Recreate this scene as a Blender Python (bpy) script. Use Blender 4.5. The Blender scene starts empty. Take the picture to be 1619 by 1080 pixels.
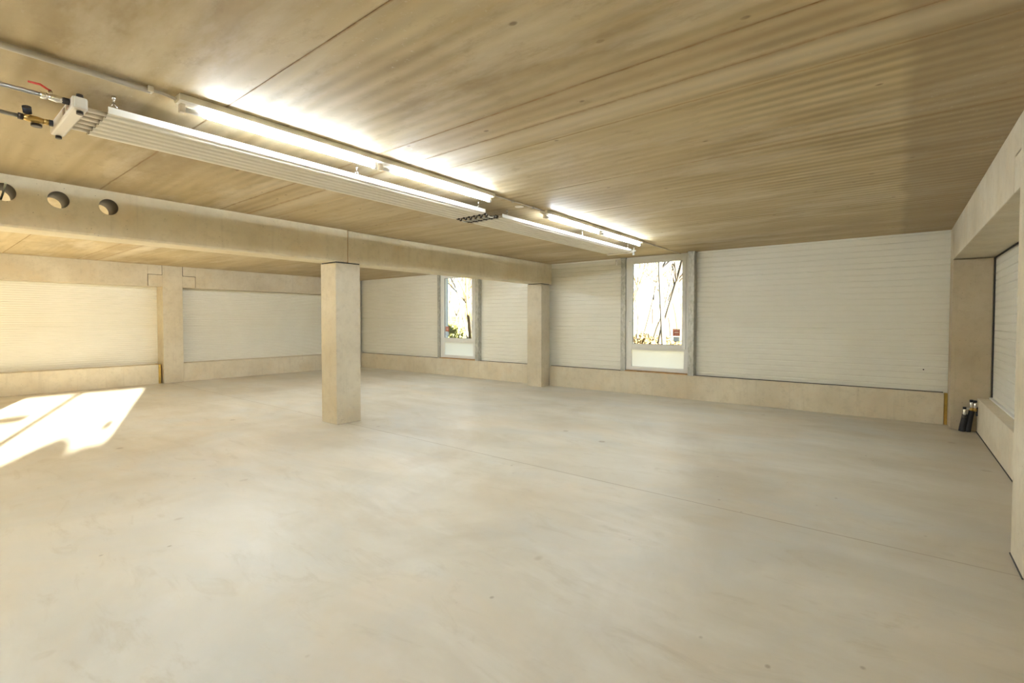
import bpy, bmesh, math, random
from mathutils import Vector, Matrix
random.seed(7)
R = math.radians
sc = bpy.context.scene
COL = sc.collection

# ------------------------------------------------------------------ camera
cd = bpy.data.cameras.new('camera')
cam = bpy.data.objects.new('camera', cd); COL.objects.link(cam); sc.camera = cam
cd.sensor_fit = 'HORIZONTAL'; cd.sensor_width = 36.0
cd.lens = 770.0954 * 36.0 / 1619.0
cd.shift_x = 10.1939 / 1619.0
cd.shift_y = -13.3088 / 1619.0
cd.clip_start = 0.05; cd.clip_end = 400
_y, _p, _r = R(38.744), R(1.4189), R(0.0277)
fw = Vector((-math.sin(_y) * math.cos(_p), math.cos(_y) * math.cos(_p), -math.sin(_p)))
rt = Vector((math.cos(_y), math.sin(_y), 0)); up = rt.cross(fw)
r2 = rt * math.cos(_r) + up * math.sin(_r); u2 = -rt * math.sin(_r) + up * math.cos(_r)
M = Matrix((r2, u2, -fw)).transposed().to_4x4(); M.translation = Vector((0, 0, 1.5954))
cam.matrix_world = M

# ------------------------------------------------------------------ sky, sun, exposure
w = bpy.data.worlds.new('sky'); sc.world = w; w.use_nodes = True
wn = w.node_tree.nodes; wl = w.node_tree.links
bg = wn['Background']
sky = wn.new('ShaderNodeTexSky'); sky.sky_type = 'NISHITA'; sky.sun_disc = False
sky.sun_elevation = R(14); sky.sun_rotation = R(108.5)
sky.air_density = 1.0; sky.dust_density = 0.5; sky.ozone_density = 1.0
wl.new(sky.outputs[0], bg.inputs[0]); bg.inputs[1].default_value = 0.13
SLOPE = 0.1685                      # fall of the sun ray per metre of x
sd = bpy.data.lights.new('sun', 'SUN'); sd.energy = 33.0; sd.angle = R(0.6); sd.color = (1.0, 0.88, 0.70)
sun = bpy.data.objects.new('sun', sd); COL.objects.link(sun)
tosun = Vector((1.0, -0.335, SLOPE)).normalized()
sun.rotation_euler = tosun.to_track_quat('Z', 'Y').to_euler(); sun.location = (12, -8, 8)
sc.view_settings.view_transform = 'Standard'; sc.view_settings.look = 'None'
sc.view_settings.gamma = 1.0; sc.view_settings.use_curve_mapping = False
sc.view_settings.exposure = 2.05
sc.cycles.use_denoising = True
sc.cycles.max_bounces = 14; sc.cycles.diffuse_bounces = 9; sc.cycles.glossy_bounces = 5
sc.cycles.transmission_bounces = 8; sc.cycles.transparent_max_bounces = 16
sc.cycles.caustics_reflective = False; sc.cycles.sample_clamp_indirect = 8.0
TUBE = 34.0

# ------------------------------------------------------------------ materials
class N:
    """small node-tree writer"""
    def __init__(s, name):
        s.m = bpy.data.materials.new(name); s.m.use_nodes = True
        s.t = s.m.node_tree; s.n = s.t.nodes; s.l = s.t.links
        s.b = s.n['Principled BSDF']
        s.co = s.n.new('ShaderNodeTexCoord').outputs['Object']
    def map(s, scale, loc=(0, 0, 0)):
        m = s.n.new('ShaderNodeMapping'); m.inputs['Scale'].default_value = scale
        m.inputs['Location'].default_value = loc
        s.l.new(s.co, m.inputs[0]); return m.outputs[0]
    def noise(s, scale, detail=4, rough=.55, mapping=None, dist=0):
        t = s.n.new('ShaderNodeTexNoise'); t.inputs['Scale'].default_value = scale
        t.inputs['Detail'].default_value = detail; t.inputs['Roughness'].default_value = rough
        t.inputs['Distortion'].default_value = dist
        s.l.new(mapping or s.co, t.inputs['Vector']); return t.outputs['Fac']
    def vor(s, scale, mapping=None):
        t = s.n.new('ShaderNodeTexVoronoi'); t.inputs['Scale'].default_value = scale
        s.l.new(mapping or s.co, t.inputs['Vector']); return t.outputs['Distance']
    def ramp(s, fac, stops):
        r = s.n.new('ShaderNodeValToRGB'); cr = r.color_ramp
        while len(cr.elements) < len(stops): cr.elements.new(.5)
        for e, (p, c) in zip(cr.elements, stops):
            e.position = p; e.color = (c, c, c, 1) if not hasattr(c, '__len__') else (*c, 1)
        s.l.new(fac, r.inputs[0]); return r.outputs[0]
    def mix(s, a, b, f, mode='MIX'):
        m = s.n.new('ShaderNodeMix'); m.data_type = 'RGBA'; m.blend_type = mode
        for v, i in ((f, 0), (a, 6), (b, 7)):
            if hasattr(v, 'links'): s.l.new(v, m.inputs[i])
            elif i == 0: m.inputs[i].default_value = v
            else: m.inputs[i].default_value = (*v, 1)
        return m.outputs[2]
    def math(s, op, a, b=0., c=0.):
        m = s.n.new('ShaderNodeMath'); m.operation = op
        for v, i in ((a, 0), (b, 1), (c, 2)):
            if hasattr(v, 'links'): s.l.new(v, m.inputs[i])
            else: m.inputs[i].default_value = v
        return m.outputs[0]
    def axis(s, k):
        x = s.n.new('ShaderNodeSeparateXYZ'); s.l.new(s.co, x.inputs[0]); return x.outputs[k]
    def bump(s, h, strength=.2, dist=.01):
        b = s.n.new('ShaderNodeBump'); b.inputs['Strength'].default_value = strength
        b.inputs['Distance'].default_value = dist
        s.l.new(h, b.inputs['Height']); s.l.new(b.outputs[0], s.b.inputs['Normal'])
    def out(s, col=None, rough=None, metal=0, spec=None):
        if col is not None:
            if hasattr(col, 'links'): s.l.new(col, s.b.inputs['Base Color'])
            else: s.b.inputs['Base Color'].default_value = (*col, 1)
        if rough is not None:
            if hasattr(rough, 'links'): s.l.new(rough, s.b.inputs['Roughness'])
            else: s.b.inputs['Roughness'].default_value = rough
        s.b.inputs['Metallic'].default_value = metal
        if spec is not None: s.b.inputs['Specular IOR Level'].default_value = spec
        return s.m

def plain(name, col, rough=.5, metal=0, var=.06):
    n = N(name)
    f = n.noise(6, 5)
    a = tuple(c * (1 - var) for c in col); b = tuple(min(1, c * (1 + var)) for c in col)
    return n.out(n.ramp(f, [(.3, a), (.7, b)]), rough, metal)

def concrete(name, dark, light, warm, rough=.75, zstreak=True):
    n = N(name)
    big = n.noise(1.3, 5, .6)
    c = n.ramp(big, [(.3, dark), (.68, light)])
    c = n.mix(c, warm, n.ramp(n.noise(2.1, 4, .6, n.map((1, 1, 1), (7, 3, 1))), [(.5, 0.), (.72, .55)]))
    if zstreak:      # faint vertical run marks
        st = n.noise(1, 4, .6, n.map((14, 14, .8)))
        c = n.mix(c, tuple(v * .72 for v in dark), n.ramp(st, [(.58, 0.), (.8, .38)]))
    pores = n.vor(24)
    gate = n.noise(5, 2)
    p = n.math('MULTIPLY', n.ramp(pores, [(.07, 1.), (.14, 0.)]), n.ramp(gate, [(.48, 0.), (.60, .8)]))
    c = n.mix(c, tuple(v * .4 for v in dark), p)
    mid = n.noise(9, 6, .7)
    c = n.mix(c, tuple(v * .78 for v in dark), n.ramp(mid, [(.5, 0.), (.68, .32)]))
    fine = n.noise(70, 3, .7)
    c = n.mix(c, (.5, .5, .5), n.ramp(fine, [(.3, 0.), (.7, .12)]), 'OVERLAY')
    n.bump(n.math('SUBTRACT', n.math('MULTIPLY', fine, .5), p), .25, .004)
    return n.out(c, rough, 0, .3)

m_conc = concrete('concrete_cast', (.52, .455, .335), (.66, .605, .485), (.61, .50, .33))
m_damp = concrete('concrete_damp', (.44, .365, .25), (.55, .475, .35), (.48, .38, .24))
m_beam = concrete('concrete_beam', (.65, .575, .41), (.77, .70, .54), (.69, .56, .36))
m_curb = concrete('concrete_curb', (.60, .53, .40), (.73, .67, .54), (.68, .56, .39))

def ceiling_mat():
    n = N('concrete_ceiling')
    wav = n.noise(1, 3, .5, n.map((.42, 4.0, 1)), .8)
    c = n.ramp(wav, [(.28, (.43, .335, .18)), (.5, (.50, .40, .235)), (.74, (.57, .475, .30))])
    # regular board ripple, only in patches
    wv = n.n.new('ShaderNodeTexWave'); wv.bands_direction = 'Y'; wv.inputs['Scale'].default_value = 2.7
    wv.inputs['Distortion'].default_value = 1.1; wv.inputs['Detail'].default_value = 2
    wv.inputs['Detail Scale'].default_value = 1.3
    n.l.new(n.map((.35, 1, 1)), wv.inputs[0])
    patch = n.ramp(n.math('ADD', n.noise(.5, 3), n.math('MULTIPLY', n.axis('X'), .02)), [(.40, .10), (.62, .75)])
    c = n.mix(c, n.mix((.66, .66, .66), (1.18, 1.18, 1.18), wv.outputs['Fac']), patch, 'MULTIPLY')
    blot = n.noise(.8, 6, .65, n.map((.6, 1.2, 1), (2, 5, 0)))
    c = n.mix(c, (.27, .195, .10), n.ramp(blot, [(.48, 0.), (.72, .6)]))
    c = n.mix(c, (.68, .61, .48), n.ramp(n.noise(1.1, 6, .65, n.map((.5, 1.6, 1), (9, 1, 0))), [(.52, 0.), (.70, .6)]))
    c = n.mix(c, (.5, .5, .5), n.ramp(n.noise(13, 7, .75), [(.35, 0.), (.65, .3)]), 'OVERLAY')
    md = n.noise(7, 6, .7, n.map((.6, 1.2, 1), (3, 8, 0)))
    c = n.mix(c, (.32, .235, .13), n.ramp(md, [(.55, 0.), (.68, .4)]))
    # damp strip beside the right beam
    x = n.axis('X')
    jx = n.math('ADD', x, n.math('MULTIPLY', n.noise(1.6, 4), .2))
    band = n.ramp(jx, [(.10, 0.), (.17, .5)])
    inner = n.math('MULTIPLY', n.math('COMPARE', jx, .45, .04), .5)
    c = n.mix(c, (.27, .205, .125), n.math('MAXIMUM', band, inner))
    # rust and lime along the joints between the slabs
    y = n.axis('Y')
    wob = n.math('MULTIPLY', n.math('SUBTRACT', n.noise(3, 3), .5), .03)
    yy = n.math('ADD', y, wob)
    for yj, wd, s in ((1.375, .008, .9), (2.56, .010, .95), (2.89, .020, 1.0), (3.2, .010, .5), (4.42, .012, .5), (5.6, .010, .4), (6.8, .01, .4), (8.0, .01, .4)):
        d = n.math('ABSOLUTE', n.math('SUBTRACT', yy, yj))
        k = n.math('SUBTRACT', 1.0, n.math('MINIMUM', n.math('DIVIDE', d, wd * 1.6), 1.0))
        k = n.math('MULTIPLY', k, n.math('MULTIPLY', n.ramp(n.noise(9, 4, .7, n.map((1, 1, 1), (yj, 0, 0))), [(.35, .35), (.6, 1.)]), s))
        c = n.mix(c, (.30, .17, .06), k)
    d = n.math('ABSOLUTE', n.math('SUBTRACT', yy, 3.0))
    k = n.math('SUBTRACT', 1.0, n.math('MINIMUM', n.math('DIVIDE', d, .16), 1.0))
    c = n.mix(c, (.70, .62, .47), n.math('MULTIPLY', k, .5))
    d = n.math('ABSOLUTE', n.math('SUBTRACT', yy, 2.68))
    k = n.math('SUBTRACT', 1.0, n.math('MINIMUM', n.math('DIVIDE', d, .11), 1.0))
    c = n.mix(c, (.36, .25, .13), n.math('MULTIPLY', k, .45))
    sp = n.math('MULTIPLY', n.ramp(n.vor(3.1, n.map((1, 1.6, 1))), [(.05, 1.), (.085, 0.)]), n.ramp(n.noise(1.7, 2), [(.48, 0.), (.52, .8)]))
    c = n.mix(c, (.2, .145, .085), sp)
    lime = n.math('MULTIPLY', n.ramp(n.noise(22, 5, .75), [(.60, 0.), (.70, 1.)]), n.ramp(n.noise(1.0, 2, .5, n.map((1, 1, 1), (4, 4, 4))), [(.5, 0.), (.62, .5)]))
    c = n.mix(c, (.72, .67, .55), lime)
    n.bump(n.math('ADD', wv.outputs['Fac'], n.math('MULTIPLY', n.noise(60, 3), .25)), .13, .006)
    return n.out(c, .62, 0, .35)
m_ceil = ceiling_mat()

def floor_mat():
    n = N('floor_screed')
    a = n.noise(.55, 6, .6, n.map((.6, 1.1, 1)), .5)
    c = n.ramp(a, [(.30, (.50, .46, .375)), (.5, (.60, .565, .48)), (.70, (.68, .655, .59))])
    sw = n.noise(1.0, 5, .65, n.map((.55, 1.5, 1), (3, 3, 0)), .7)      # trowel sweeps
    c = n.mix(c, (.76, .745, .70), n.ramp(sw, [(.48, 0.), (.72, .5)]))
    c = n.mix(c, (.47, .415, .32), n.ramp(n.noise(.8, 6, .6, n.map((.9, .6, 1), (11, 4, 0)), .8), [(.50, 0.), (.72, .65)]))
    c = n.mix(c, (.55, .565, .55), n.ramp(n.noise(.7, 6, .62, n.map((.8, 1.1, 1), (21, 14, 0)), .8), [(.48, 0.), (.70, .6)]))
    c = n.mix(c, (.66, .55, .40), n.ramp(n.noise(.6, 6, .62, n.map((.8, 1.1, 1), (31, 4, 0)), .8), [(.50, 0.), (.74, .5)]))
    sc_ = n.noise(2.4, 6, .7, n.map((.6, 1.6, 1), (1, 8, 0)), 1.5)
    c = n.mix(c, (.47, .42, .33), n.ramp(sc_, [(.55, 0.), (.72, .5)]))
    # round drip marks, sparse
    v = n.vor(1.25, n.map((1, 1, 1), (.3, .2, 0)))
    ring = n.ramp(v, [(.0, .35), (.035, .8), (.05, .5), (.065, 0.)])
    gate = n.ramp(n.noise(.9, 2, .5, n.map((1, 1, 1), (5, 9, 0))), [(.42, 0.), (.5, .9)])
    c = n.mix(c, (.32, .265, .20), n.math('MULTIPLY', ring, gate))
    v3 = n.vor(2.3, n.map((1, .7, 1), (6, 7, 0)))
    c = n.mix(c, (.36, .30, .22), n.math('MULTIPLY', n.ramp(v3, [(.02, .3), (.05, .6), (.09, 0.)]), n.ramp(n.noise(1.1, 2, .5, n.map((1, 1, 1), (15, 2, 0))), [(.5, 0.), (.58, .8)])))
    v2 = n.vor(4.2, n.map((1, .8, 1), (2, 2, 0)))
    g2 = n.ramp(n.noise(1.3, 3, .6, n.map((1, 1, 1), (3, 1, 0))), [(.46, 0.), (.54, .8)])
    c = n.mix(c, (.30, .25, .185), n.math('MULTIPLY', n.ramp(v2, [(.03, .8), (.065, 0.)]), g2))
    # saw cuts
    y = n.axis('Y'); x = n.axis('X')
    for ax, v0 in ((y, 4.36), (y, -1.05), (x, -10.6)):
        d = n.math('ABSOLUTE', n.math('SUBTRACT', ax, v0))
        c = n.mix(c, (.30, .24, .17), n.math('MULTIPLY', n.math('LESS_THAN', d, .006), .75))
    # darker brown tone towards the right hand wall
    dx = n.ramp(n.math('ADD', n.math('MULTIPLY', x, .25), n.math('MULTIPLY', n.noise(1.1, 4), .35)), [(.12, 0.), (.42, .6)])
    c = n.mix(c, (.46, .395, .29), dx)
    fine = n.noise(55, 4, .7)
    c = n.mix(c, (.5, .5, .5), n.ramp(fine, [(.3, 0.), (.7, .08)]), 'OVERLAY')
    ro = n.ramp(n.noise(1.4, 5, .6, n.map((.5, 1.5, 1), (1, 1, 0))), [(.3, .33), (.7, .54)])
    n.bump(n.math('ADD', n.math('MULTIPLY', fine, .2), n.noise(3, 4)), .07, .006)
    return n.out(c, ro, 0, .5)
m_floor = floor_mat()

def panel_mat():
    n = N('panel_white_coated')
    c = n.ramp(n.noise(.9, 4), [(.3, (.76, .745, .66)), (.7, (.81, .80, .72))])
    return n.out(c, .38, 0, .5)
m_panel = panel_mat()
m_joint = plain('joint_filler_dark', (.05, .045, .04), .8)
m_rub = plain('black_rubber', (.012, .012, .013), .6)
m_foam = plain('yellow_foam', (.62, .42, .10), .9, 0, .25)
m_foam2 = plain('orange_foam', (.52, .30, .12), .9, 0, .25)
m_frame = plain('window_frame_white', (.80, .80, .77), .35, 0, .02)
m_reveal = plain('outer_reveal_grey', (.42, .50, .62), .5, 0, .05)
m_gasket = plain('gasket_grey', (.06, .06, .07), .6)
m_white = plain('white_enamel', (.86, .85, .81), .32, 0, .02)
m_cream = plain('cream_enamel', (.80, .76, .66), .4, 0, .03)
m_header = plain('header_cream', (.80, .74, .66), .4, 0, .03)
m_conduit = plain('conduit_grey', (.56, .52, .46), .45, 0, .05)
m_steelp = plain('pipe_steel', (.62, .61, .57), .35, .7)
m_black = plain('black_insulation', (.015, .015, .02), .65, 0, .3)
m_brass = plain('brass', (.62, .42, .14), .3, .9)
m_chrome = plain('chrome', (.85, .83, .80), .15, 1)
m_dark = plain('dark_metal', (.05, .04, .035), .4, .5)
m_red = plain('red_lever', (.62, .06, .04), .4)
m_stk = plain('sticker_red', (.44, .09, .05), .6)
m_stkl = plain('sticker_print', (.80, .62, .52), .6)
m_blue = plain('sticker_pale_blue', (.55, .66, .75), .6)
m_grille = plain('label_grey', (.40, .30, .27), .6)
def galv():
    n = N('galvanised_steel')
    v = n.n.new('ShaderNodeTexVoronoi'); v.inputs['Scale'].default_value = 30
    n.l.new(n.map((1, 1, .5)), v.inputs[0])
    c = n.mix((.40, .41, .38), (.56, .57, .54), n.ramp(v.outputs['Color'], [(.2, 0.), (.8, 1.)]))
    c = n.mix(c, (.34, .33, .29), n.ramp(n.noise(2.5, 5, .6, n.map((3, 3, .5))), [(.5, 0.), (.7, .6)]))
    return n.out(c, .48, .55)
m_galv = galv()
def emis(name, col, s):
    n = N(name); n.b.inputs['Emission Color'].default_value = (*col, 1); n.b.inputs['Emission Strength'].default_value = s
    return n.out((.9, .9, .9), .4)
m_tube = emis('lit_tube', (.80, .90, 1.0), TUBE)
def glass():
    n = N('window_glass'); t = n.n.new('ShaderNodeBsdfTransparent'); t.inputs[0].default_value = (.96, .98, .97, 1)
    g = n.n.new('ShaderNodeBsdfGlossy'); g.inputs['Roughness'].default_value = .02
    f = n.n.new('ShaderNodeFresnel'); f.inputs[0].default_value = 1.45
    mx = n.n.new('ShaderNodeMixShader'); o = n.n['Material Output']
    gm = n.n.new('ShaderNodeNewGeometry')
    n.l.new(n.math('MULTIPLY', f.outputs[0], n.math('SUBTRACT', 1.0, gm.outputs['Backfacing'])), mx.inputs[0]); n.l.new(t.outputs[0], mx.inputs[1]); n.l.new(g.outputs[0], mx.inputs[2])
    n.l.new(mx.outputs[0], o.inputs[0]); return n.m
m_glass = glass()
def milk():
    n = N('frosted_pane'); t = n.n.new('ShaderNodeBsdfTranslucent'); t.inputs[0].default_value = (.96, .95, .88, 1)
    d = n.n.new('ShaderNodeBsdfDiffuse'); d.inputs[0].default_value = (.92, .91, .84, 1)
    mx = n.n.new('ShaderNodeMixShader'); mx.inputs[0].default_value = .15; o = n.n['Material Output']
    n.l.new(t.outputs[0], mx.inputs[1]); n.l.new(d.outputs[0], mx.inputs[2]); n.l.new(mx.outputs[0], o.inputs[0]); return n.m
m_milk = milk()
m_clear = plain('clear_plastic_end', (.70, .70, .72), .2)
m_bark = plain('bark_pale', (.07, .06, .05), .9, 0, .3)
m_birch = plain('bark_birch', (.16, .145, .13), .8, 0, .15)
m_twig = plain('twig_ochre', (.13, .09, .035), .9, 0, .3)
m_leaf = plain('shrub_leaf', (.16, .17, .05), .8, 0, .4)
m_lawn = plain('meadow', (.22, .20, .12), .95, 0, .2)

# ------------------------------------------------------------------ mesh helpers
def box(bm, x0, x1, y0, y1, z0, z1, bev=0):
    r = bmesh.ops.create_cube(bm, size=1)
    for v in r['verts']:
        v.co = Vector((x0 if v.co.x < 0 else x1, y0 if v.co.y < 0 else y1, z0 if v.co.z < 0 else z1))
    if bev:
        es = list({e for v in r['verts'] for e in v.link_edges})
        bmesh.ops.bevel(bm, geom=es, offset=bev, segments=2, affect='EDGES', profile=.5)
def tube(bm, pts, rad, seg=12, caps=True):
    pts = [Vector(p) for p in pts]; rads = rad if hasattr(rad, '__len__') else [rad] * len(pts)
    rings = []; prev = None
    for i, p in enumerate(pts):
        a = pts[max(i - 1, 0)]; b = pts[min(i + 1, len(pts) - 1)]
        d = (b - a).normalized()
        if prev is None:
            u = d.orthogonal().normalized()
        else:
            u = (prev - d * prev.dot(d)).normalized()
        prev = u; v = d.cross(u)
        rings.append([bm.verts.new(p + (u * math.cos(t) + v * math.sin(t)) * rads[i]) for t in [2 * math.pi * k / seg for k in range(seg)]])
    for r0, r1 in zip(rings, rings[1:]):
        for k in range(seg):
            bm.faces.new((r0[k], r0[(k + 1) % seg], r1[(k + 1) % seg], r1[k])).smooth = True
    if caps:
        bm.faces.new(rings[0][::-1]); bm.faces.new(rings[-1])
def curve_pts(pts, n=6):
    pts = [Vector(p) for p in pts]; P = [pts[0]] + pts + [pts[-1]]; out = []
    for i in range(1, len(P) - 2):
        for k in range(n):
            t = k / n; a, b, c, d = P[i - 1:i + 3]
            out.append(.5 * ((2 * b) + (c - a) * t + (2 * a - 5 * b + 4 * c - d) * t * t + (3 * b - a - 3 * c + d) * t ** 3))
    out.append(pts[-1]); return out
def obj(name, fill, mat, parent=None, label=None):
    bm = bmesh.new(); fill(bm)
    bmesh.ops.recalc_face_normals(bm, faces=bm.faces)
    me = bpy.data.meshes.new(name); 
    if parent is not None and parent.get('_o'):
        o = Vector(parent['_o']); bmesh.ops.translate(bm, verts=bm.verts, vec=-o)
    bm.to_mesh(me); bm.free(); me.materials.append(mat)
    ob = bpy.data.objects.new(name, me); COL.objects.link(ob)
    if parent is not None: ob.parent = parent
    if parent is not None and parent.get('_o'): ob['_o'] = list(parent['_o'])
    if label: ob['label'] = label
    return ob
def B(*boxes, bev=0):
    def f(bm):
        for b in boxes: box(bm, *b, bev=bev)
    return f
def T(pts, r, seg=12): return lambda bm: tube(bm, pts, r, seg)
def root(name, loc):
    o = bpy.data.objects.new(name, None); COL.objects.link(o); o.location = loc; o['_o'] = list(loc)
    o.empty_display_size = .1; return o
def tag(o, label, cat, group=None):
    o['label'] = label; o['category'] = cat
    if group: o['group'] = group
    return o
def struct(o): o['kind'] = 'structure'; return o

H = 3.0; YW = 10.15; XP = 1.08; XR = .634; XB0, XB1 = -7.09, -6.67; XLP, XLC = -14.95, -14.50; YF = -6.70
ROWS = [(-6.70, -6.27), (-1.26, -.83), (4.19, 4.62), (9.70, 10.02)]

# ------------------------------------------------------------------ setting: floor, ceiling
struct(obj('floor', B((XLP - .25, XP + .25, YF - .25, YW + .25, -.25, 0)), m_floor))
def ceil_f(bm):
    js = [YF - .25, -5.8, -3.4, -1.0, 1.375, 2.56, 2.89, 3.2, 4.42, 5.6, 6.8, 8.0, 9.2, YW + .25]
    for a, b in zip(js, js[1:]):
        box(bm, XLP - .25, XP + .25, a + (.002 if a > YF else 0), b - (.002 if b < YW else 0), H, H + .25, bev=.003)
    box(bm, XLP - .25, XP + .25, YF - .25, YW + .25, H + .25, H + .35)
struct(obj('ceiling', ceil_f, m_ceil))

# ------------------------------------------------------------------ sandwich panel walls (ribbed sheet profile swept along the wall)
def panel_profile(z0, z1, pitch):
    """(z, depth) of the inner sheet; module joints 1 m apart starting at .47"""
    pts = []; z = z0; q = pitch
    k0 = math.floor((z0 - .47) / q)
    ev = []
    for k in range(k0, int((z1 - .47) / q) + 2):
        zz = .47 + k * q
        if abs(((zz - .47 + .5) % 1.0) - .5) < .01:
            ev += [(zz - .010, 0), (zz - .004, .012), (zz + .004, .012), (zz + .010, 0)]
        else:
            ev += [(zz - .014, 0), (zz - .006, .0065), (zz + .006, .0065), (zz + .014, 0)]
    ev = [e for e in ev if z0 < e[0] < z1]
    return [(z0, 0)] + ev + [(z1, 0)]
def panel_strip(bm, axis, face, out, a0, a1, z0, z1, pitch=.1, t=.14):
    """axis 'x': wall runs along x, inner face at y=face, outward sign out"""
    pr = panel_profile(z0, z1, pitch)
    def P(a, d, z): return (a, face + out * d, z) if axis == 'x' else (face + out * d, a, z)
    A = [bm.verts.new(P(a0, d, z)) for z, d in pr]; Bv = [bm.verts.new(P(a1, d, z)) for z, d in pr]
    for i in range(len(pr) - 1): bm.faces.new((A[i], Bv[i], Bv[i + 1], A[i + 1]))
    c = [bm.verts.new(P(a, t, z)) for a, z in ((a0, z0), (a1, z0), (a1, z1), (a0, z1))]
    bm.faces.new(c); bm.faces.new([A[0], Bv[0], c[1], c[0]]); bm.faces.new([A[-1], Bv[-1], c[2], c[3]])
    bm.faces.new(A + [c[3], c[0]]); bm.faces.new(Bv + [c[2], c[1]])
W1 = (-10.63, -9.16); W2 = (-4.70, -3.30)
ZS = .515
def wall_back(bm):
    for a, b in ((XLP - .14, W1[0] - .004), (W1[1] + .004, W2[0] - .004), (W2[1] + .004, XP + .14)):
        panel_strip(bm, 'x', YW, 1, a, b, .47, H)
    box(bm, XLP - .14, XP + .14, YW, YW + .14, -.1, .46)
struct(obj('wall_back', wall_back, m_panel))
def wall_left(bm):
    panel_strip(bm, 'y', XLP, -1, YF - .14, YW, .47, H, pitch=.05)
    box(bm, XLP - .14, XLP, YF - .14, YW + .14, -.1, .46)
struct(obj('wall_left', wall_left, m_panel))
# right wall has two tall glazed units behind the camera
RW = [(-2.60, -1.30), (-4.30, -2.60), (-6.2, -4.46)]
def wall_right(bm):
    panel_strip(bm, 'y', XP, 1, -1.26, YW, .47, H)
    box(bm, XP, XP + .14, -6.84, YW + .14, -.1, .46)
    for a, b in ((-4.46, -4.30), (-6.84, -6.2), (-1.30, -1.26)): box(bm, XP, XP + .14, a, b, .46, H)
struct(obj('wall_right', wall_right, m_panel))
FILL_WIN = [(-13.6, -11.4), (-10.4, -8.2)]  # unseen windows added behind the camera to bring in daylight
def wall_front(bm):
    box(bm, XLP - .14, XP + .14, YF - .14, YF, -.1, .46)
    xs = [XLP - .14] + [v for p in FILL_WIN for v in p] + [XP + .14]
    for a, b in zip(xs[0::2], xs[1::2]): box(bm, a, b, YF - .14, YF, .46, H)
    for a, b in FILL_WIN: box(bm, a, b, YF - .14, YF, 2.75, H)
struct(obj('wall_front', wall_front, m_panel))

# ------------------------------------------------------------------ plinths
def curb(name, *bx):
    return struct(obj(name, B(*bx, bev=.006), m_curb))
curb('baseboard_back', (-14.50, -7.10, 10.05, YW + .1, 0, .488), (XB1 + .0, .590, 10.05, YW + .1, 0, .488))
curb('baseboard_left', (XLP - .1, -14.56, -.82, 4.10, 0, .488), (XLP - .1, -14.56, 4.66, 10.0, 0, .488), (XLP - .1, -14.56, -6.2, -1.27, 0, .488))
curb('baseboard_right', (.925, XP + .1, 4.76, 9.70, 0, .488), (.925, XP + .1, -.82, 4.17, 0, .488), (.925, XP + .1, -6.2, -1.27, 0, .488))
curb('baseboard_front', (XLC, XR, YF - .05, YF + .1, 0, .488))
struct(obj('trim_1', B((.592, .630, 10.07, 10.14, 0, .485), bev=.004), m_foam))
struct(obj('trim_2', B((-14.93, -14.60, 4.105, 4.165, 0, .485), bev=.004), m_foam))
struct(obj('trim_3', B((.918, .926, 4.76, 9.70, .001, .010)), m_joint))
struct(obj('trim_4', B((XR - .006, XR + .002, 4.31, 4.745, .001, .010)), m_joint))
struct(obj('trim_5', B((1.066, 1.079, 9.678, 9.70, .49, 2.5), (1.064, 1.079, 4.76, 9.70, 2.482, 2.499)), m_joint))
struct(obj('trim_6', B((W1[0], W1[1], 10.09, YW + .1, .488, .505)), m_foam2))
struct(obj('trim_7', B((W2[0], W2[1], 10.09, YW + .1, .488, .505)), m_foam2))
struct(obj('trim_8', B((1.045, 1.079, 4.76, 9.69, .489, .512), bev=.004), m_white))
struct(obj('trim_9', B((-14.50, W1[0] - .11, 10.09, 10.148, .489, .497), (W1[1] + .02, -7.1, 10.09, 10.148, .489, .497), (-6.66, W2[0] - .11, 10.09, 10.148, .489, .497), (W2[1] + .13, .58, 10.09, 10.148, .489, .497)), m_joint))

# ------------------------------------------------------------------ columns
def column(label, x0, x1, y0, y1, top, pad=True, corbel=None, group=None, mat=None):
    o = root('concrete_column', ((x0 + x1) / 2, (y0 + y1) / 2, 0)); tag(o, label, 'column', group)
    bx = [(x0, x1, y0, y1, 0, top)]
    obj('shaft', B(*bx, bev=.008), mat or m_conc, o)
    if pad: obj('bearing_pad', B((x0 + .02, x1 - .006, y0 + .006, y1 - .006, top, 2.5)), m_rub, o, 'black rubber bearing pad')
    if corbel:
        for a, b in corbel: obj('corbel', B((x0 + .001, x1 - .001, a, b, 2.5 if x0 > 0 else 2.46, 2.752), bev=.005), m_conc, o)
    return o
# middle row
column('square concrete column standing free in the middle of the floor', XB0, XB1, 4.18, 4.61, 2.486)
column('concrete column under the beam end against the window wall, between the two windows', XB0, XB1, 9.69, 10.045, 2.486)
column('free-standing concrete column behind the camera under the middle beam', XB0, XB1, -1.26, -.83, 2.486)
# left wall
column('concrete column with stepped corbels in the left wall, beside the sunlit panel', XLP, XLC, 4.20, 4.645, H - .002, False, ((3.90, 4.20), (4.645, 4.94)))
column('corner concrete column where the left wall meets the window wall', XLP, XLC, 9.74, 10.045, H - .002, False)
column('concrete column in the left wall behind the camera', XLP, XLC, -1.26, -.83, H - .002, False)
# right wall
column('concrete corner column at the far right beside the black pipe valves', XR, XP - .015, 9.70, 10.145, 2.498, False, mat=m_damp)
column('concrete column at the right edge of the picture nearest the camera', XR, XP - .001, 4.31, 4.74, H - .002, False, ((4.74, 4.965),))
column('concrete column in the right wall just behind the camera', XR, XP - .001, -1.26, -.83, H - .002, False)

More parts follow.
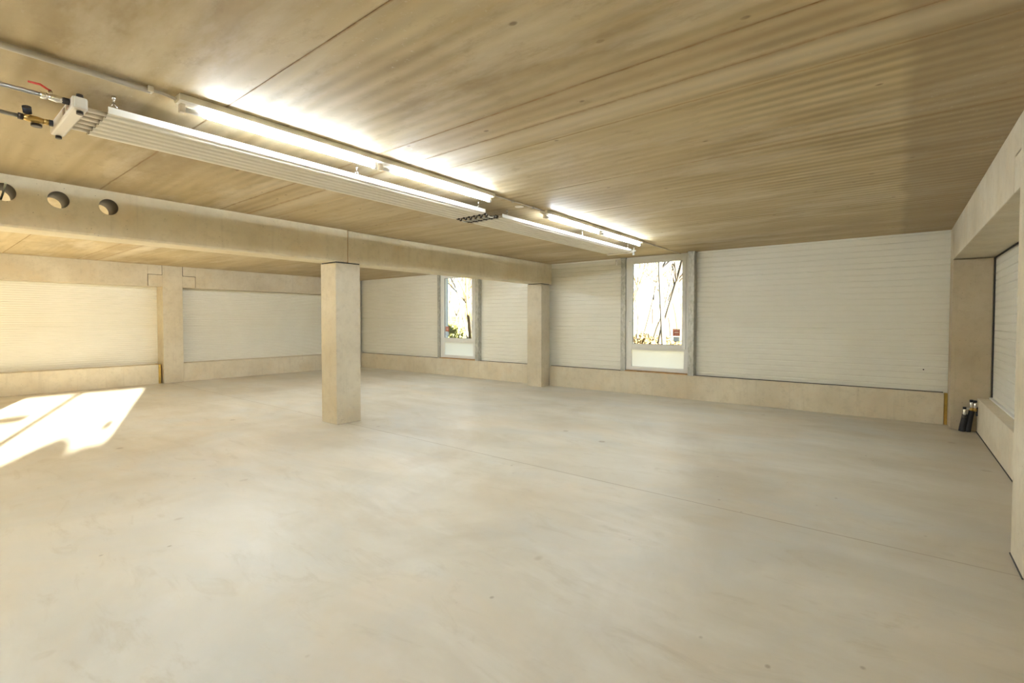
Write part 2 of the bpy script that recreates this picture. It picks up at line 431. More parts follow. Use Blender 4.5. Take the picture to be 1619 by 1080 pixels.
# ------------------------------------------------------------------ beams
def hole_slab(bm, x0, x1, y0, y1, z0, z1, yc, zc, r):
    """beam segment with a round hole through it along x"""
    ang = sorted([2 * math.pi * k / 48 for k in range(48)] + [math.atan2(z - zc, y - yc) % (2 * math.pi) for y in (y0, y1) for z in (z0, z1)])
    F = []
    for x in (x0, x1):
        ci, ou = [], []
        for a in ang:
            c, s = math.cos(a), math.sin(a)
            k = min([((y1 if c > 0 else y0) - yc) / c if abs(c) > 1e-9 else 1e9, ((z1 if s > 0 else z0) - zc) / s if abs(s) > 1e-9 else 1e9])
            ci.append(bm.verts.new((x, yc + r * c, zc + r * s))); ou.append(bm.verts.new((x, yc + k * c, zc + k * s)))
        F.append((ci, ou))
    n = len(ang)
    for ci, ou in F:
        for i in range(n):
            try: bm.faces.new((ci[i], ci[(i + 1) % n], ou[(i + 1) % n], ou[i]))
            except ValueError: pass
    (c0, o0), (c1, o1) = F
    for i in range(n):
        j = (i + 1) % n
        bm.faces.new((c0[i], c0[j], c1[j], c1[i])).smooth = True
        bm.faces.new((o0[i], o0[j], o1[j], o1[i]))
def beam_holes(bm):
    hs = [.655, 1.045, 1.45]; c = .02
    cuts = [.455, .85, 1.25, 1.65]
    for yc, a, b in zip(hs, cuts, cuts[1:]): hole_slab(bm, XB0, XB1, a, b, 2.5 + c, 3.0, yc, 2.828, .086)
    for a, b in ((-1.04, cuts[0]), (cuts[-1], 4.385)): box(bm, XB0, XB1, a, b, 2.5 + c, 3.0)
    # chamfered bottom
    V = [[bm.verts.new((x, y, z)) for y in (-1.04, 4.385)] for x, z in ((XB0, 2.5 + c), (XB0 + c, 2.5), (XB1 - c, 2.5), (XB1, 2.5 + c))]
    for p, q in zip(V, V[1:]): bm.faces.new((p[0], p[1], q[1], q[0]))
    for k in (0, 1): bm.faces.new([v[k] for v in V])
o = tag(obj('concrete_beam', beam_holes, m_beam), 'long concrete beam with three round holes, left of the free-standing column', 'beam')
def shade_liner(yc):  # dark lining added so the insides of the holes look shaded
    def f(bm):
        ra = [[bm.verts.new((x, yc + .0845 * math.cos(2 * math.pi * k / 48), 2.828 + .0845 * math.sin(2 * math.pi * k / 48))) for k in range(48)] for x in (XB0 + .01, XB1 - .012)]
        for k in range(48): bm.faces.new((ra[0][k], ra[0][(k + 1) % 48], ra[1][(k + 1) % 48], ra[1][k])).smooth = True
    return f
m_hole_shade = plain('hole_shade_brown', (.13, .095, .06), .6, 0, .2)
for yc in (.655, 1.045, 1.45): obj('hole_shade', shade_liner(yc), m_hole_shade, o, 'dark brown lining added to shade the inside of a round hole')
tag(obj('concrete_beam', B((XB0, XB1, 4.402, 10.145, 2.5, 2.998), bev=.018), m_beam), 'concrete beam running from the free-standing column to the window wall', 'beam')
tag(obj('concrete_beam', B((XB0, XB1, YF + .002, -1.055, 2.5, 2.998), bev=.018), m_beam), 'middle concrete beam behind the camera', 'beam')
tag(obj('joint_filler', B((XB0 + .02, XB1 - .012, 4.386, 4.401, 2.502, 2.997)), plain('rust_joint', (.36, .20, .07), .9, 0, .4)), 'rust brown filler in the beam joint above the free-standing column', 'joint filler')
tag(obj('concrete_beam', B((XR, XP - .001, 4.975, 9.69, 2.5, 2.998), (XR, XP - .001, 4.75, 4.974, 2.762, 2.998), (XR, XP - .001, 9.6, 10.145, 2.5, 2.998), bev=.006), m_conc), 'concrete edge beam along the top of the right wall, ending over the corner column', 'beam')
tag(obj('concrete_beam', B((XR, XP - .001, -.82, 4.30, 2.5, 2.998), bev=.01), m_conc), 'concrete edge beam over the right wall beside the camera', 'beam')
tag(obj('concrete_beam', B((XR, XP - .001, YF + .002, -1.27, 2.5, 2.998), bev=.01), m_conc), 'concrete edge beam over the glazing behind the camera', 'beam')
tag(obj('concrete_beam', B((XLP + .001, XLC, -.5, 3.888, 2.46, 2.998), (XLP + .001, XLC, -.822, -.5, 2.46, 2.998), (XLP + .001, XLC, 3.889, 4.190, 2.762, 2.998), bev=.005), m_conc), 'concrete edge beam above the sunlit panel of the left wall', 'beam')
tag(obj('concrete_beam', B((XLP + .001, XLC, 4.952, 9.735, 2.46, 2.998), (XLP + .001, XLC, 4.657, 4.951, 2.762, 2.998), bev=.005), m_conc), 'concrete edge beam on the left wall beyond the corbelled column, partly behind the free-standing column', 'beam')
tag(obj('concrete_beam', B((XLP + .001, XLC, YF + .002, -1.27, 2.46, 2.998), bev=.005), m_conc), 'concrete edge beam on the left wall behind the camera', 'beam')
# dark joint backing behind the half-lap joints
tag(obj('joint_filler', B((XLP + .05, XLC - .012, 3.889, 3.899, 2.47, 2.76), (XLP + .05, XLC - .012, 3.889, 4.199, 2.753, 2.761), (XLP + .05, XLC - .012, 4.191, 4.199, 2.76, 2.995)), m_joint), 'thin dark stepped joint left of the corbelled column in the left wall', 'joint filler')
tag(obj('joint_filler', B((XLP + .05, XLC - .012, 4.941, 4.951, 2.47, 2.76), (XLP + .05, XLC - .012, 4.646, 4.951, 2.753, 2.761), (XLP + .05, XLC - .012, 4.646, 4.656, 2.76, 2.995)), m_joint), 'thin dark stepped joint right of the corbelled column in the left wall', 'joint filler')

# ------------------------------------------------------------------ steel posts beside the windows
def post(label, x0, x1, y0):
    p = root('steel_post', ((x0 + x1) / 2, (y0 + YW) / 2, .49)); tag(p, label, 'post')
    obj('upright', B((x0, x1, y0, YW - .002, .489, 2.97), bev=.004), m_galv, p)
    obj('head_plate', B((x0 - .012, x1 + .012, y0 - .01, YW - .002, 2.97, 2.998)), m_galv, p)
    return p
post('galvanised steel post left of the window next to the left corner', -10.735, -10.634, 10.115)
post('galvanised steel post right of the window next to the left corner', -9.14, -9.01, 10.03)
post('galvanised steel post left of the large window, under the end of the heating panel', -4.815, -4.704, 10.115)
post('galvanised steel post right of the large window, beside the wide white panel wall', -3.292, -3.175, 10.0)

# ------------------------------------------------------------------ windows
def ring(x0, x1, z0, z1, ix0, ix1, iz0, iz1, y0, y1, bev=.003):
    return B((x0, ix0, y0, y1, z0, z1), (ix1, x1, y0, y1, z0, z1), (ix0, ix1, y0, y1, z0, iz0), (ix0, ix1, y0, y1, iz1, z1), bev=bev)
def window(name, X, G, LG, handle_x, sticker_x, pale):
    o = root(name, ((X[0] + X[1]) / 2, YW, ZS)); struct(o)
    x0, x1 = X; g0, g1 = G
    y = YW
    # outer frame with two openings
    fr = lambda bm: [box(bm, *b, bev=.003) for b in (
        (x0, LG[0], y, y + .09, ZS, 2.998), (LG[1], x1, y, y + .09, ZS, 2.998),
        (LG[0], LG[1], y, y + .09, ZS, .597), (LG[0], LG[1], y, y + .09, .966, 1.05), (LG[0], LG[1], y, y + .09, 2.89, 2.998))]
    obj('window_frame', fr, m_frame, o)
    s = obj('sash', ring(g0 - .075, g1 + .075, 1.012, 2.925, g0, g1, 1.095, 2.855, y - .018, y + .055), m_frame, o)
    obj('gasket', ring(g0 - .001, g1 + .001, 1.094, 2.856, g0 + .007, g1 - .007, 1.101, 2.849, y + .012, y + .03, 0), m_gasket, o)
    obj('glass_pane', B((g0 + .002, g1 - .002, y + .018, y + .024, 1.097, 2.853)), m_glass, o)
    obj('lower_pane', B((LG[0] + .002, LG[1] - .002, y + .03, y + .036, .599, .964)), m_milk, o, 'cream frosted lower pane')
    obj('outer_reveal', ring(x0 - .02, x1 + .02, ZS - .03, 3.02, x0 + .05, x1 - .05, ZS + .03, 2.95, y + .091, y + .26), m_reveal, o)
    h = obj('handle', lambda bm: (box(bm, handle_x - .014, handle_x + .014, y - .03, y - .0185, 1.50, 1.60, bev=.003),
                                  box(bm, handle_x - .010, handle_x + .010, y - .062, y - .03, 1.575, 1.60, bev=.003),
                                  box(bm, handle_x - .010, handle_x + .010, y - .066, y - .05, 1.44, 1.60, bev=.004)), m_white, s, 'white window handle')
    st = obj('sticker', B((sticker_x, sticker_x + .145, y + .0155, y + .0175, 1.285, 1.43)), m_stk, o, 'square brown-red sticker')
    x = sticker_x
    obj('sticker_print', B((x + .012, x + .133, y + .0145, y + .0155, 1.402, 1.414), (x + .03, x + .048, y + .0145, y + .0155, 1.34, 1.375), (x + .056, x + .084, y + .0145, y + .0155, 1.34, 1.375),
                           (x + .092, x + .118, y + .0145, y + .0155, 1.34, 1.375), (x + .03, x + .118, y + .0145, y + .0155, 1.305, 1.313)), m_stkl, st)
    if pale: obj('notice', B((x + .01, x + .14, y + .0155, y + .0175, 1.17, 1.262)), m_blue, o, 'pale blue label')
    return o
window('window_1', W1, (-10.475, -9.36), (-10.479, -9.32), -9.325, -10.44, True)
window('window_2', W2, (-4.55, -3.46), (-4.567, -3.42), -4.60, -3.655, True)
# small maker's mark low on the glass of the large window
obj('glass_mark', B((-4.53, -4.50, YW + .0145, YW + .0165, 1.15, 1.162), (-4.525, -4.495, YW + .0145, YW + .0165, 1.13, 1.137)), m_gasket, bpy.data.objects['window_2'])

# glazed units in the right wall, behind the camera
def side_window(name, a, b, hole=None):
    o = root(name, (XP, (a + b) / 2, .47)); struct(o)
    def fr(bm):
        for q in ((a, a + .0), ): pass
        for y0, y1, z0, z1 in ((a, a + .05, .47, 2.99), (b - .05, b, .47, 2.99), (a + .05, b - .05, .47, .56), (a + .05, b - .05, 2.90, 2.99), (a + .05, b - .05, .98, 1.08)):
            box(bm, XP + .02, XP + .1, y0, y1, z0, z1)
    obj('window_frame', fr, m_frame, o)
    obj('glass_pane', B((XP + .055, XP + .061, a + .048, b - .048, .558, 2.902)), m_glass, o)
    return o
w3 = side_window('window_3', *RW[0])
obj('sticker', B((XP + .050, XP + .053, -1.62, -1.49, 1.70, 1.86)), m_stk, w3, 'square brown-red sticker')
w4 = side_window('window_4', *RW[1])
def notice(bm):       # printed sheet with two clear rounds, stuck on the glass
    y0, y1, z0, z1 = -3.19, -2.80, 1.98, 2.27
    box(bm, XP + .050, XP + .053, y0, y1, z0, 2.14); box(bm, XP + .050, XP + .053, y0, y1, z1 - .01, z1)
    for a in (y0, (y0 + y1) / 2 - .01, y1 - .02): box(bm, XP + .050, XP + .053, a, a + .02, 2.14, z1)
obj('notice', notice, m_stk, w4)
side_window('window_5', *RW[2])
for i, (a, b) in enumerate(FILL_WIN):  # frames and panes of the added daylight windows
    o = root('window_%d' % (6 + i), ((a + b) / 2, YF, .47)); struct(o)
    obj('window_frame', B((a, a + .07, YF - .1, YF - .02, .46, 2.75), (b - .07, b, YF - .1, YF - .02, .46, 2.75), ((a + b) / 2 - .05, (a + b) / 2 + .05, YF - .1, YF - .02, .46, 2.75),
                          (a + .07, b - .07, YF - .1, YF - .02, .46, .54), (a + .07, b - .07, YF - .1, YF - .02, 2.67, 2.75)), m_frame, o)
    obj('glass_pane', B((a + .06, b - .06, YF - .065, YF - .059, .53, 2.68)), m_glass, o)

# ------------------------------------------------------------------ light battens
LX = -3.52
def batten(label, y0, y1, LX=-3.52):
    o = root('tube_light', (LX, (y0 + y1) / 2, H)); tag(o, label, 'light fitting', 'twin tube light battens on the ceiling')
    prof = [(-.045, 2.998), (-.045, 2.975), (-.02, 2.955), (.04, 2.955), (.06, 2.960), (.06, 2.998)]
    def hs(bm):
        A = [bm.verts.new((LX + a, y0, z)) for a, z in prof]; C = [bm.verts.new((LX + a, y1, z)) for a, z in prof]
        for i in range(len(prof)): bm.faces.new((A[i], A[(i + 1) % 6], C[(i + 1) % 6], C[i]))
        bm.faces.new(A); bm.faces.new(C[::-1])
    obj('housing', hs, m_cream, o)
    ym = (y0 + y1) / 2
    for a, b in ((y0 + .045, ym - .045), (ym + .045, y1 - .045)):
        t = obj('tube', T([(LX, a + .11, 2.926), (LX, b - .012, 2.926)], .017, 16), m_tube, o, 'glowing white tube')
        obj('tube_end', T([(LX, a, 2.926), (LX, a + .112, 2.926)], .0155, 16), m_clear, t, 'unlit grey tube end')
    for yy in (y0 + .03, ym - .03, ym + .03, y1 - .03):
        obj('lamp_holder', B((LX - .018, LX + .018, yy - .015, yy + .015, 2.902, 2.956), bev=.004), m_header, o)
    return o
batten('long twin-tube light batten nearest the camera, beside the first heating panel', 1.11, 4.13)
batten('twin-tube light batten further away, near the large window', 5.15, 8.15)

batten('tube light batten hidden behind the middle beam, facing its round holes', 2.3, 5.32, -9.2)
batten('tube light batten hidden behind the middle beam near the window wall', 5.8, 8.82, -9.2)
batten('added tube light batten, unseen behind the camera, brightening the ceiling', -3.0, .02, -3.52)  # unseen lamp, added to brighten the near ceiling
def conduit(label, pts, r, mat, clips=()):
    o = tag(root('cable_conduit', pts[0]), label, 'conduit')
    obj('pipe_run', T(pts, r, 12), mat, o)
    for y in clips: obj('clip', B((pts[0][0] - r - .006, pts[0][0] + r + .006, y - .012, y + .012, 2.998 - 2 * r - .010, 2.998), bev=.002), mat, o)
    return o
conduit('grey plastic conduit on the ceiling running to the nearest light batten', [(-3.515, .045, 2.977), (-3.515, .97, 2.977)], .018, m_conduit, (.1,))
o = tag(root('electric_cable', (-3.5, .96, 2.99)), 'pair of thin cables between the grey conduit end and the nearest light batten', 'cable')
for dx in (0, .022): obj('cable', T(curve_pts([(-3.525 + dx, .95, 2.978), (-3.53 + dx, 1.03, 2.985), (-3.535 + dx, 1.115, 2.975)]), .006, 8), m_conduit, o)
obj('clip', B((-3.54, -3.49, .955, .985, 2.965, 2.998), bev=.003), m_cream, o)
conduit('thin grey conduit on the ceiling between the two light battens', [(-3.50, 4.13, 2.988), (-3.50, 5.15, 2.988)], .008, m_conduit, (4.5, 4.9))
conduit('thin grey conduit on the ceiling from the far light batten to the window wall', [(-3.50, 8.15, 2.988), (-3.50, 10.14, 2.988)], .008, m_conduit, (8.7, 9.4))
o = tag(root('ceiling_cover', (-3.62, 4.78, 3.0)), 'small round white cover plate on the ceiling between the two light battens', 'cover plate')
obj('disc', T([(-3.62, 4.78, 2.999), (-3.62, 4.78, 2.990)], .055, 24), m_cream, o)
o = tag(obj('cable', T(curve_pts([(-3.72, 2.72, 2.985), (-3.66, 2.70, 2.975), (-3.60, 2.68, 2.955), (-3.56, 2.64, 2.935)]), .005, 8), m_conduit), 'short drooping grey cable beside the middle of the nearest light batten', 'cable')

# ------------------------------------------------------------------ radiant heating panels
PX0, PX1 = -4.39, -3.84
NR = 6
def rad_profile():
    pts = [(PX1, 2.925), (PX1, 2.886), (PX1 - .012, 2.880)]
    wdt = (PX1 - PX0 - .03) / NR
    for k in range(NR):
        c = PX1 - .015 - (k + .5) * wdt
        pts.append((c + wdt * .5, 2.886))
        for a in range(0, 181, 30):
            t = R(a); pts.append((c + .026 * math.cos(t), 2.885 - .014 * math.sin(t)))
    pts += [(PX0 + .012, 2.880), (PX0, 2.886), (PX0, 2.925)]
    return pts
def radiant(label, y0, y1, hang, first):
    o = root('radiant_heater', ((PX0 + PX1) / 2, (y0 + y1) / 2, 2.9)); tag(o, label, 'heating panel', 'white radiant heating panels under the ceiling')
    pr = rad_profile()
    def f(bm):
        A = [bm.verts.new((x, y0, z)) for x, z in pr]; C = [bm.verts.new((x, y1, z)) for x, z in pr]
        for i in range(len(pr) - 1): bm.faces.new((A[i], A[i + 1], C[i + 1], C[i])).smooth = True
        # returned top edges and insulation board
        box(bm, PX0 + .004, PX1 - .004, y0 + .01, y1 - .01, 2.900, 2.912)
    ob = obj('radiant_sheet', f, m_cream, o)
    obj('side_flange', B((PX1, PX1 + .003, y0, y1, 2.885, 2.926)), m_white, o, 'white side edge')
    wdt = (PX1 - PX0 - .03) / NR
    ya, yb = (y0 - .098, y0 + .02) if first else (y0 - .05, y0 + .02)
    for k in range(NR):
        c = PX1 - .015 - (k + .5) * wdt
        obj('water_tube', T([(c, ya, 2.893), (c, yb, 2.893)], .014), m_header, o)
        obj('water_tube', T([(c, y1 - .02, 2.893), (c, y1 + .05, 2.893)], .014), m_header, o)
    for hy in hang:
        for hx in (PX1 - .004, PX0 + .004):
            h = obj('hanger', lambda bm: (tube(bm, [(hx, hy, 2.999), (hx, hy, 2.982)], .011, 10), tube(bm, [(hx, hy, 2.99), (hx, hy, 2.965)], .006, 8),
                    tube(bm, [(hx, hy, 2.970), (hx, hy - .020, 2.922)], .0045, 6), tube(bm, [(hx, hy, 2.970), (hx, hy + .020, 2.922)], .0045, 6),
                    box(bm, hx - .006, hx + .006, hy - .028, hy + .028, 2.918, 2.930)), m_chrome, o, 'bright metal hanger')
    return o
radiant('ribbed cream heating panel hanging nearest the camera, joined to the valves', .84, 4.40, (.87, 2.63, 4.28), True)
radiant('ribbed cream heating panel further away, ending by the large window', 4.72, 8.50, (4.82, 6.7, 8.35), False)
# header of the first panel
o = root('pipe_header', ((PX0 + PX1) / 2, .74, 2.9)); tag(o, 'white square header box with black caps at the near end of the heating panels', 'pipe header')
obj('header_box', B((PX0 - .10, PX1 + .03, .665, .74, 2.855, 2.93), bev=.012), m_header, o)
obj('end_plate', B((PX1 + .03, PX1 + .042, .672, .733, 2.862, 2.923), bev=.006), m_white, o)
obj('end_plate', B((PX0 - .112, PX0 - .10, .672, .733, 2.862, 2.923), bev=.006), m_white, o)
for cx, cy, z0, z1 in ((PX1 + .005, .705, 2.93, 2.948), (PX1 + .0, .705, 2.85, 2.832), (PX0 - .07, .705, 2.85, 2.832)):
    obj('cap', T([(cx, cy, z0), (cx, cy, z1)], .017), m_dark, o, 'black cap')
for a in (-3.95, -4.06): obj('mark', B((a, a + .05, .662, .665, 2.872, 2.906)), m_grille, o)
o = root('pipe_header', ((PX0 + PX1) / 2, 8.58, 2.9)); tag(o, 'cream header at the far end of the heating panels, by the large window', 'pipe header')
obj('header_box', B((PX0 + .02, PX1 + .0, 8.55, 8.62, 2.86, 2.92), bev=.01), m_cream, o)
obj('vent_valve', lambda bm: (tube(bm, [(PX1 + .01, 8.58, 2.96), (PX1 + .01, 8.58, 2.85)], .014), tube(bm, [(PX1 + .01, 8.58, 2.85), (PX1 + .01, 8.58, 2.82)], .022), tube(bm, [(PX1 - .02, 8.58, 2.90), (PX1 + .05, 8.58, 2.90)], .014)), m_white, o)
# flexible couplings between both panels
wdt = (PX1 - PX0 - .03) / NR
cp = None
for k in range(NR):
    c = PX1 - .015 - (k + .5) * wdt
    def cf(bm, c=c):
        tube(bm, curve_pts([(c, 4.42, 2.893), (c, 4.47, 2.889), (c, 4.56, 2.866), (c, 4.65, 2.889), (c, 4.70, 2.893)], 5), .011, 10)
    o = tag(root('hose_coupling', (c, 4.56, 2.87)), 'short dark-collared hose linking the two heating panels, one of a row of six', 'hose coupling', 'hose couplings between the heating panels')
    obj('hose', cf, m_steelp, o)
    for yy in (4.445, 4.675): obj('collar', T([(c, yy - .016, 2.891), (c, yy + .016, 2.891)], .0225, 12), m_dark, o)
    for yy in (4.49, 4.63): obj('collar', T([(c, yy - .006, 2.880), (c, yy + .006, 2.880)], .019, 12), m_dark, o)

# supply pipes with valves
def pipe(label, x, y1):
    o = tag(root('heating_pipe', (x, -1, 2.9)), label, 'pipe')
    obj('pipe_run', T([(x, YF + .02, 2.9), (x, y1, 2.9)], .0125), m_steelp, o)
    for y in (-5.5, -3, -.8): obj('hanger', lambda bm: (box(bm, x - .004, x + .004, y - .01, y + .01, 2.905, 2.999), box(bm, x - .02, x + .02, y - .012, y + .012, 2.885, 2.915)), m_steelp, o)
    return o
pipe('thin steel heating pipe leading to the red-handled valve', -3.87, .535)
pipe('thin steel heating pipe leading to the brass valve', -4.375, .51)
DV = .050
o = tag(root('ball_valve', (-3.87, .56 + DV, 2.9)), 'ball valve with a red lever beside the white header box', 'valve')
obj('valve_body', lambda bm: (tube(bm, [(-3.87, .485 + DV, 2.9), (-3.87, .515 + DV, 2.9)], .020, 8), tube(bm, [(-3.87, .515 + DV, 2.9), (-3.87, .555 + DV, 2.9), (-3.87, .59 + DV, 2.9)], [.015, .021, .016]), tube(bm, [(-3.87, .53 + DV, 2.9), (-3.87, .53 + DV, 2.935)], .010)), m_chrome, o)
obj('union_nut', T([(-3.87, .585 + DV, 2.9), (-3.87, .612 + DV, 2.9)], .021, 6), m_dark, o, 'dark union nut')
obj('lever', lambda bm: tube(bm, [(-3.87, .535 + DV, 2.938), (-3.873, .515 + DV, 2.944), (-3.885, .49 + DV, 2.962), (-3.90, .44 + DV, 2.966)], [.004, .006, .007, .006], 8), m_red, o, 'red lever')
o = tag(root('balancing_valve', (-4.375, .5 + DV, 2.9)), 'brass balancing valve with black hand knobs on the left heating pipe', 'valve')
D2 = .045
obj('valve_body', lambda bm: (tube(bm, [(-4.375, .475 + D2, 2.9), (-4.375, .50 + D2, 2.9), (-4.375, .54 + D2, 2.9), (-4.375, .58 + D2, 2.9)], [.017, .022, .022, .016]), tube(bm, [(-4.375, .50 + D2, 2.9), (-4.35, .495 + D2, 2.93)], .014), tube(bm, [(-4.375, .54 + D2, 2.9), (-4.375, .54 + D2, 2.87)], .015), tube(bm, [(-4.375, .575 + D2, 2.9), (-4.375, .60 + D2, 2.9)], .019, 8)), m_brass, o)
obj('knob', T([(-4.355, .497 + D2, 2.925), (-4.33, .49 + D2, 2.955)], .023), m_black, o, 'black hand knob')
obj('knob', T([(-4.375, .54 + D2, 2.872), (-4.375, .54 + D2, 2.855)], .028), m_dark, o)
obj('collar', T([(-4.375, .455 + D2, 2.9), (-4.375, .478 + D2, 2.9)], .021, 8), m_dark, o)
obj('sleeve', T([(-4.375, .60 + D2, 2.9), (-4.375, .645 + D2, 2.9)], .020), m_black, o, 'black pipe sleeve')
obj('stub_pipe', T([(-4.375, .64 + D2, 2.9), (-4.375, .666, 2.9)], .012), m_header, o)
# grey cable passing through the first beam hole
tag(obj('cable', T(curve_pts([(-6.60, .66, 2.90), (-6.72, .66, 2.86), (-6.88, .655, 2.80), (-7.02, .65, 2.775), (-7.3, .60, 2.82), (-7.5, .5, 2.99)]), .009, 8), plain('cable_green_grey', (.60, .60, .44), .5)), 'pale green cable threaded through the leftmost round beam hole', 'cable')

# small hook bracket at the top of the window wall
o = tag(root('hook_bracket', (-4.86, 10.1, 2.95)), 'small metal hook bracket at the ceiling left of the large window', 'bracket')
obj('arm', B((-4.93, -4.70, 10.075, 10.10, 2.955, 2.968), (-4.93, -4.915, 10.075, 10.10, 2.86, 2.968)), m_steelp, o)
obj('bulb', T([(-4.895, 10.085, 2.95), (-4.895, 10.085, 2.90), (-4.895, 10.085, 2.86), (-4.895, 10.085, 2.83)], [.01, .022, .022, .008]), m_white, o)

# ------------------------------------------------------------------ pipe stubs in the right corner
o = tag(root('pipe_riser', (.80, 9.66, 0)), 'pair of black insulated pipes with metal valves rising from the floor in the right corner', 'pipe valves')
yv = 9.63
obj('insulated_pipe', T(curve_pts([(.765, yv, 0), (.775, yv, .08), (.79, yv, .17), (.80, yv, .25)]), .040), m_black, o, 'black insulated pipe')
obj('insulated_pipe', T(curve_pts([(.825, yv, 0), (.835, yv, .10), (.85, yv, .22), (.865, yv, .31)]), .034), m_black, o, 'black insulated pipe')
obj('elbow', T(curve_pts([(.865, yv, .28), (.875, yv - .005, .33), (.905, yv - .01, .35)]), .022), m_brass, o, 'brass elbow')
def vb(x, z):
    return lambda bm: tube(bm, [(x, yv - .035, z - .05), (x, yv - .035, z - .03), (x, yv - .035, z), (x, yv - .035, z + .035), (x, yv - .035, z + .04)], [.015, .022, .017, .022, .010])
for x, z in ((.785, .29), (.855, .40), (.895, .395)):
    v = obj('valve_body', vb(x, z), m_chrome, o, 'shiny metal valve')
    obj('valve_cap', T([(x, yv - .035, z + .04), (x, yv - .035, z + .07)], .020), m_rub, v, 'black valve cap')
    obj('valve_nut', T([(x, yv - .035, z - .085), (x, yv - .035, z - .05)], .022, 6), m_brass if z > .35 else m_dark, v)
obj('bridge', T([(.79, yv - .03, .335), (.86, yv - .03, .345)], .012), m_steelp, o)
obj('bracket_plate', B((.905, .924, yv - .03, yv + .03, .24, .37), bev=.005), m_black, o)

# dark mark flecks fixed in the right panels (screw head)
tag(obj('screw_head', T([(.345, 10.148, .83), (.345, 10.141, .83)], .010, 10), m_dark), 'small dark screw head low on the white wall panel near the right corner', 'screw')

# ------------------------------------------------------------------ outside: meadow, bare trees, shrubs, hedge
def ground_f(bm):
    bmesh.ops.create_grid(bm, x_segments=40, y_segments=40, size=70)
    for v in bm.verts:
        d = max(0, v.co.y - 22)
        v.co.z = -.35 + .25 * math.sin(v.co.x * .21) * math.cos(v.co.y * .17) * min(1, max(0, abs(v.co.y) - 14) / 10) + .09 * d
g = obj('ground_outside', ground_f, m_lawn); struct(g)
def grow(bm, p, d, L, r, depth, rnd):
    n = 4; pts = [p]; rads = [r]
    for i in range(n):
        d = (d + Vector((rnd.uniform(-.16, .16), rnd.uniform(-.16, .16), rnd.uniform(-.04, .10)))).normalized()
        p = p + d * (L / n); pts.append(p.copy()); rads.append(r * (1 - .5 * (i + 1) / n))
    tube(bm, pts, rads, 6 if depth < 2 else 4, False)
    if depth >= 4: return
    k = (9 if depth == 0 else 4 if depth < 3 else 3)
    for _ in range(k):
        i = rnd.randint(2 if depth == 0 else 1, n)
        a = rnd.uniform(0, 2 * math.pi)
        s = d.orthogonal().normalized(); s = Matrix.Rotation(a, 3, d) @ s
        nd = (d * rnd.uniform(.5, 1.1) + s * rnd.uniform(.5, .9)).normalized()
        grow(bm, pts[i], nd, L * rnd.uniform(.42, .66), rads[i] * .62, depth + 1, rnd)
def tree_mesh(seed, h):
    rnd = random.Random(seed)
    def f(bm): grow(bm, Vector((0, 0, -.2)), Vector((rnd.uniform(-.15, .15), 0, 1)).normalized(), h, h * .010, 0, rnd)
    return f
protos = []
for s, h, mt in ((1, 5.5, m_birch), (2, 6.5, m_bark), (5, 5.0, m_twig), (9, 6.0, m_birch)):
    t = obj('bare_tree', tree_mesh(s, h), mt); protos.append(t)
rnd = random.Random(21)
spots = []
for k in range(44):
    y = 13.6 + (k % 22) * 1.6 + rnd.uniform(-.5, .5)
    if k < 22: x = y * rnd.uniform(-.48, -.32)      # seen through the large window
    else: x = y * rnd.uniform(-1.05, -.88)
    spots.append((x, y))
for i, (x, y) in enumerate(spots):
    p = protos[i % 4]
    if i < 4: o = p
    else: o = p.copy(); COL.objects.link(o)
    o.location = (x, y, -.35 + .09 * max(0, y - 22)); o.rotation_euler = (0, 0, rnd.uniform(0, 6.28)); s = rnd.uniform(.8, 1.3); o.scale = (s, s, s)
    o['_w'] = 0 if i < 22 else 1
    tone = ('pale-barked', 'grey-brown', 'ochre-twigged', 'pale-barked')[i % 4]
    tag(o, '%s bare tree outside the %s' % (tone, 'large window' if i < 22 else 'window next to the left corner'), 'tree',
        '%s bare trees outside the %s' % (tone, 'large window' if i < 22 else 'left window'))
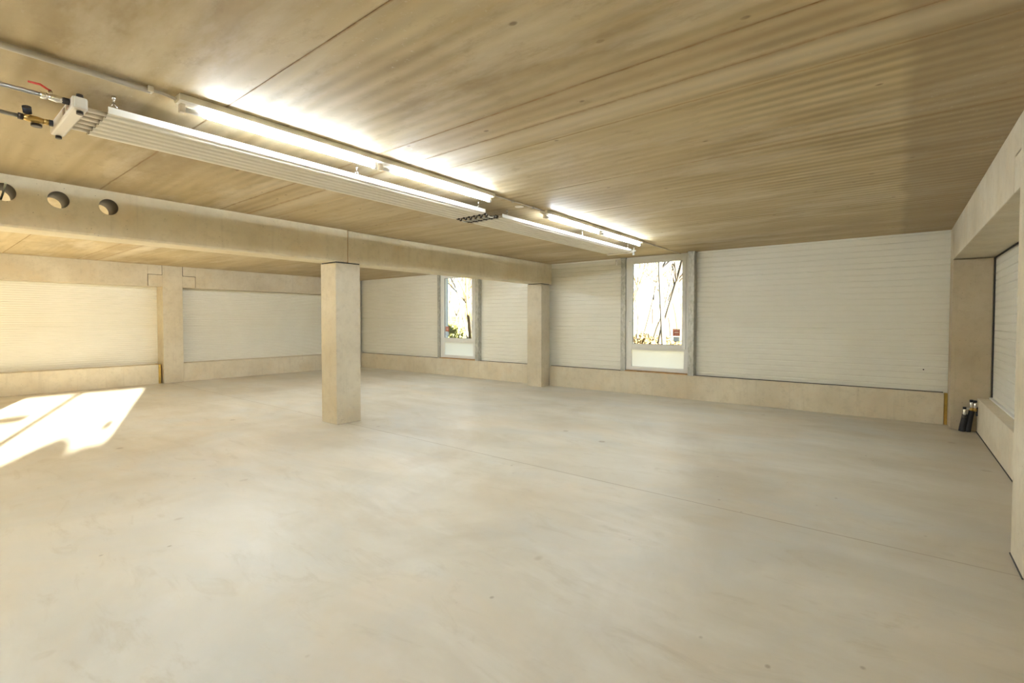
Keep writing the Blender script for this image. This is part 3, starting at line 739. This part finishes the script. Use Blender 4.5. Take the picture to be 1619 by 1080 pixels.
def shrub_f(seed, rx, rz, n):
    rr = random.Random(seed)
    def f(bm):
        for _ in range(14):
            a = rr.uniform(0, 6.28); t = rr.uniform(.1, .7)
            tube(bm, [(0, 0, -.1), (math.cos(a) * rx * t * .5, math.sin(a) * rx * t * .5, rz * .5), (math.cos(a) * rx * t, math.sin(a) * rx * t, rz * rr.uniform(.7, 1))], [.02, .014, .005], 4, False)
        for _ in range(n):
            a = rr.uniform(0, 6.28); e = rr.uniform(-.2, 1.5); q = rr.uniform(.6, 1.0)
            c = Vector((math.cos(a) * math.cos(e) * rx * q, math.sin(a) * math.cos(e) * rx * q, rz * .45 + math.sin(e) * rz * .55 * q))
            d = Vector((rr.uniform(-1, 1), rr.uniform(-1, 1), rr.uniform(-1, 1))).normalized(); s = d.orthogonal().normalized(); L = rr.uniform(.05, .10)
            vs = [bm.verts.new(c + v) for v in (-s * L * .4, d * L, s * L * .4, -d * L)]
            bm.faces.new(vs)
    return f
sh = obj('shrub', shrub_f(3, .8, 1.9, 500), m_leaf)
sh2 = obj('shrub', shrub_f(4, 1.0, 1.4, 420), m_twig)
for i, (x, y) in enumerate([(-15.5, 15.8), (-4.9, 13.6), (-17.5, 17.5), (-6.5, 15.5), (-16.2, 19.0), (-9.0, 21.0), (-14.4, 14.2), (-7.4, 19.5)]):
    o = (sh, sh2)[i % 2] if i < 2 else (sh, sh2)[i % 2].copy()
    if i >= 2: COL.objects.link(o)
    o.location = (x, y, -.35); o.rotation_euler[2] = i
    if i % 2 == 0: tag(o, 'yellow-green shrub outside the window next to the left corner', 'shrub', 'shrubs outside the left window')
    else: tag(o, 'dry ochre shrub outside the large window', 'shrub', 'shrubs outside the large window')
# clipped hedge outside the right wall: its crown cuts off the low sun
def hedge_f(bm):
    prof = [(-9.0, 1.85), (-4.0, 1.86), (-3.4, 1.95), (-3.29, 2.02), (-3.12, 2.15), (-2.97, 2.22), (-2.91, 2.14), (-2.82, 2.02), (-2.75, 2.02), (-2.65, 2.07), (-2.4, 2.08), (-1.5, 2.08), (2, 2.08)]
    prev = None
    for y, z in prof:
        z -= .0
        cur = [bm.verts.new((x, y, zz)) for x, zz in ((4.0, -.35), (3.9, z - .25), (4.15, z), (4.6, z), (4.85, z - .25), (4.75, -.35))]
        if prev:
            for a in range(5): bm.faces.new((prev[a], prev[a + 1], cur[a + 1], cur[a]))
        else: bm.faces.new(cur)
        prev = cur
    bm.faces.new(prev[::-1])
tag(obj('hedge', hedge_f, m_leaf), 'long clipped hedge outside the side windows behind the camera', 'hedge')

for ob in bpy.data.objects:
    for k in ('_o', '_w'):
        if k in ob: del ob[k]
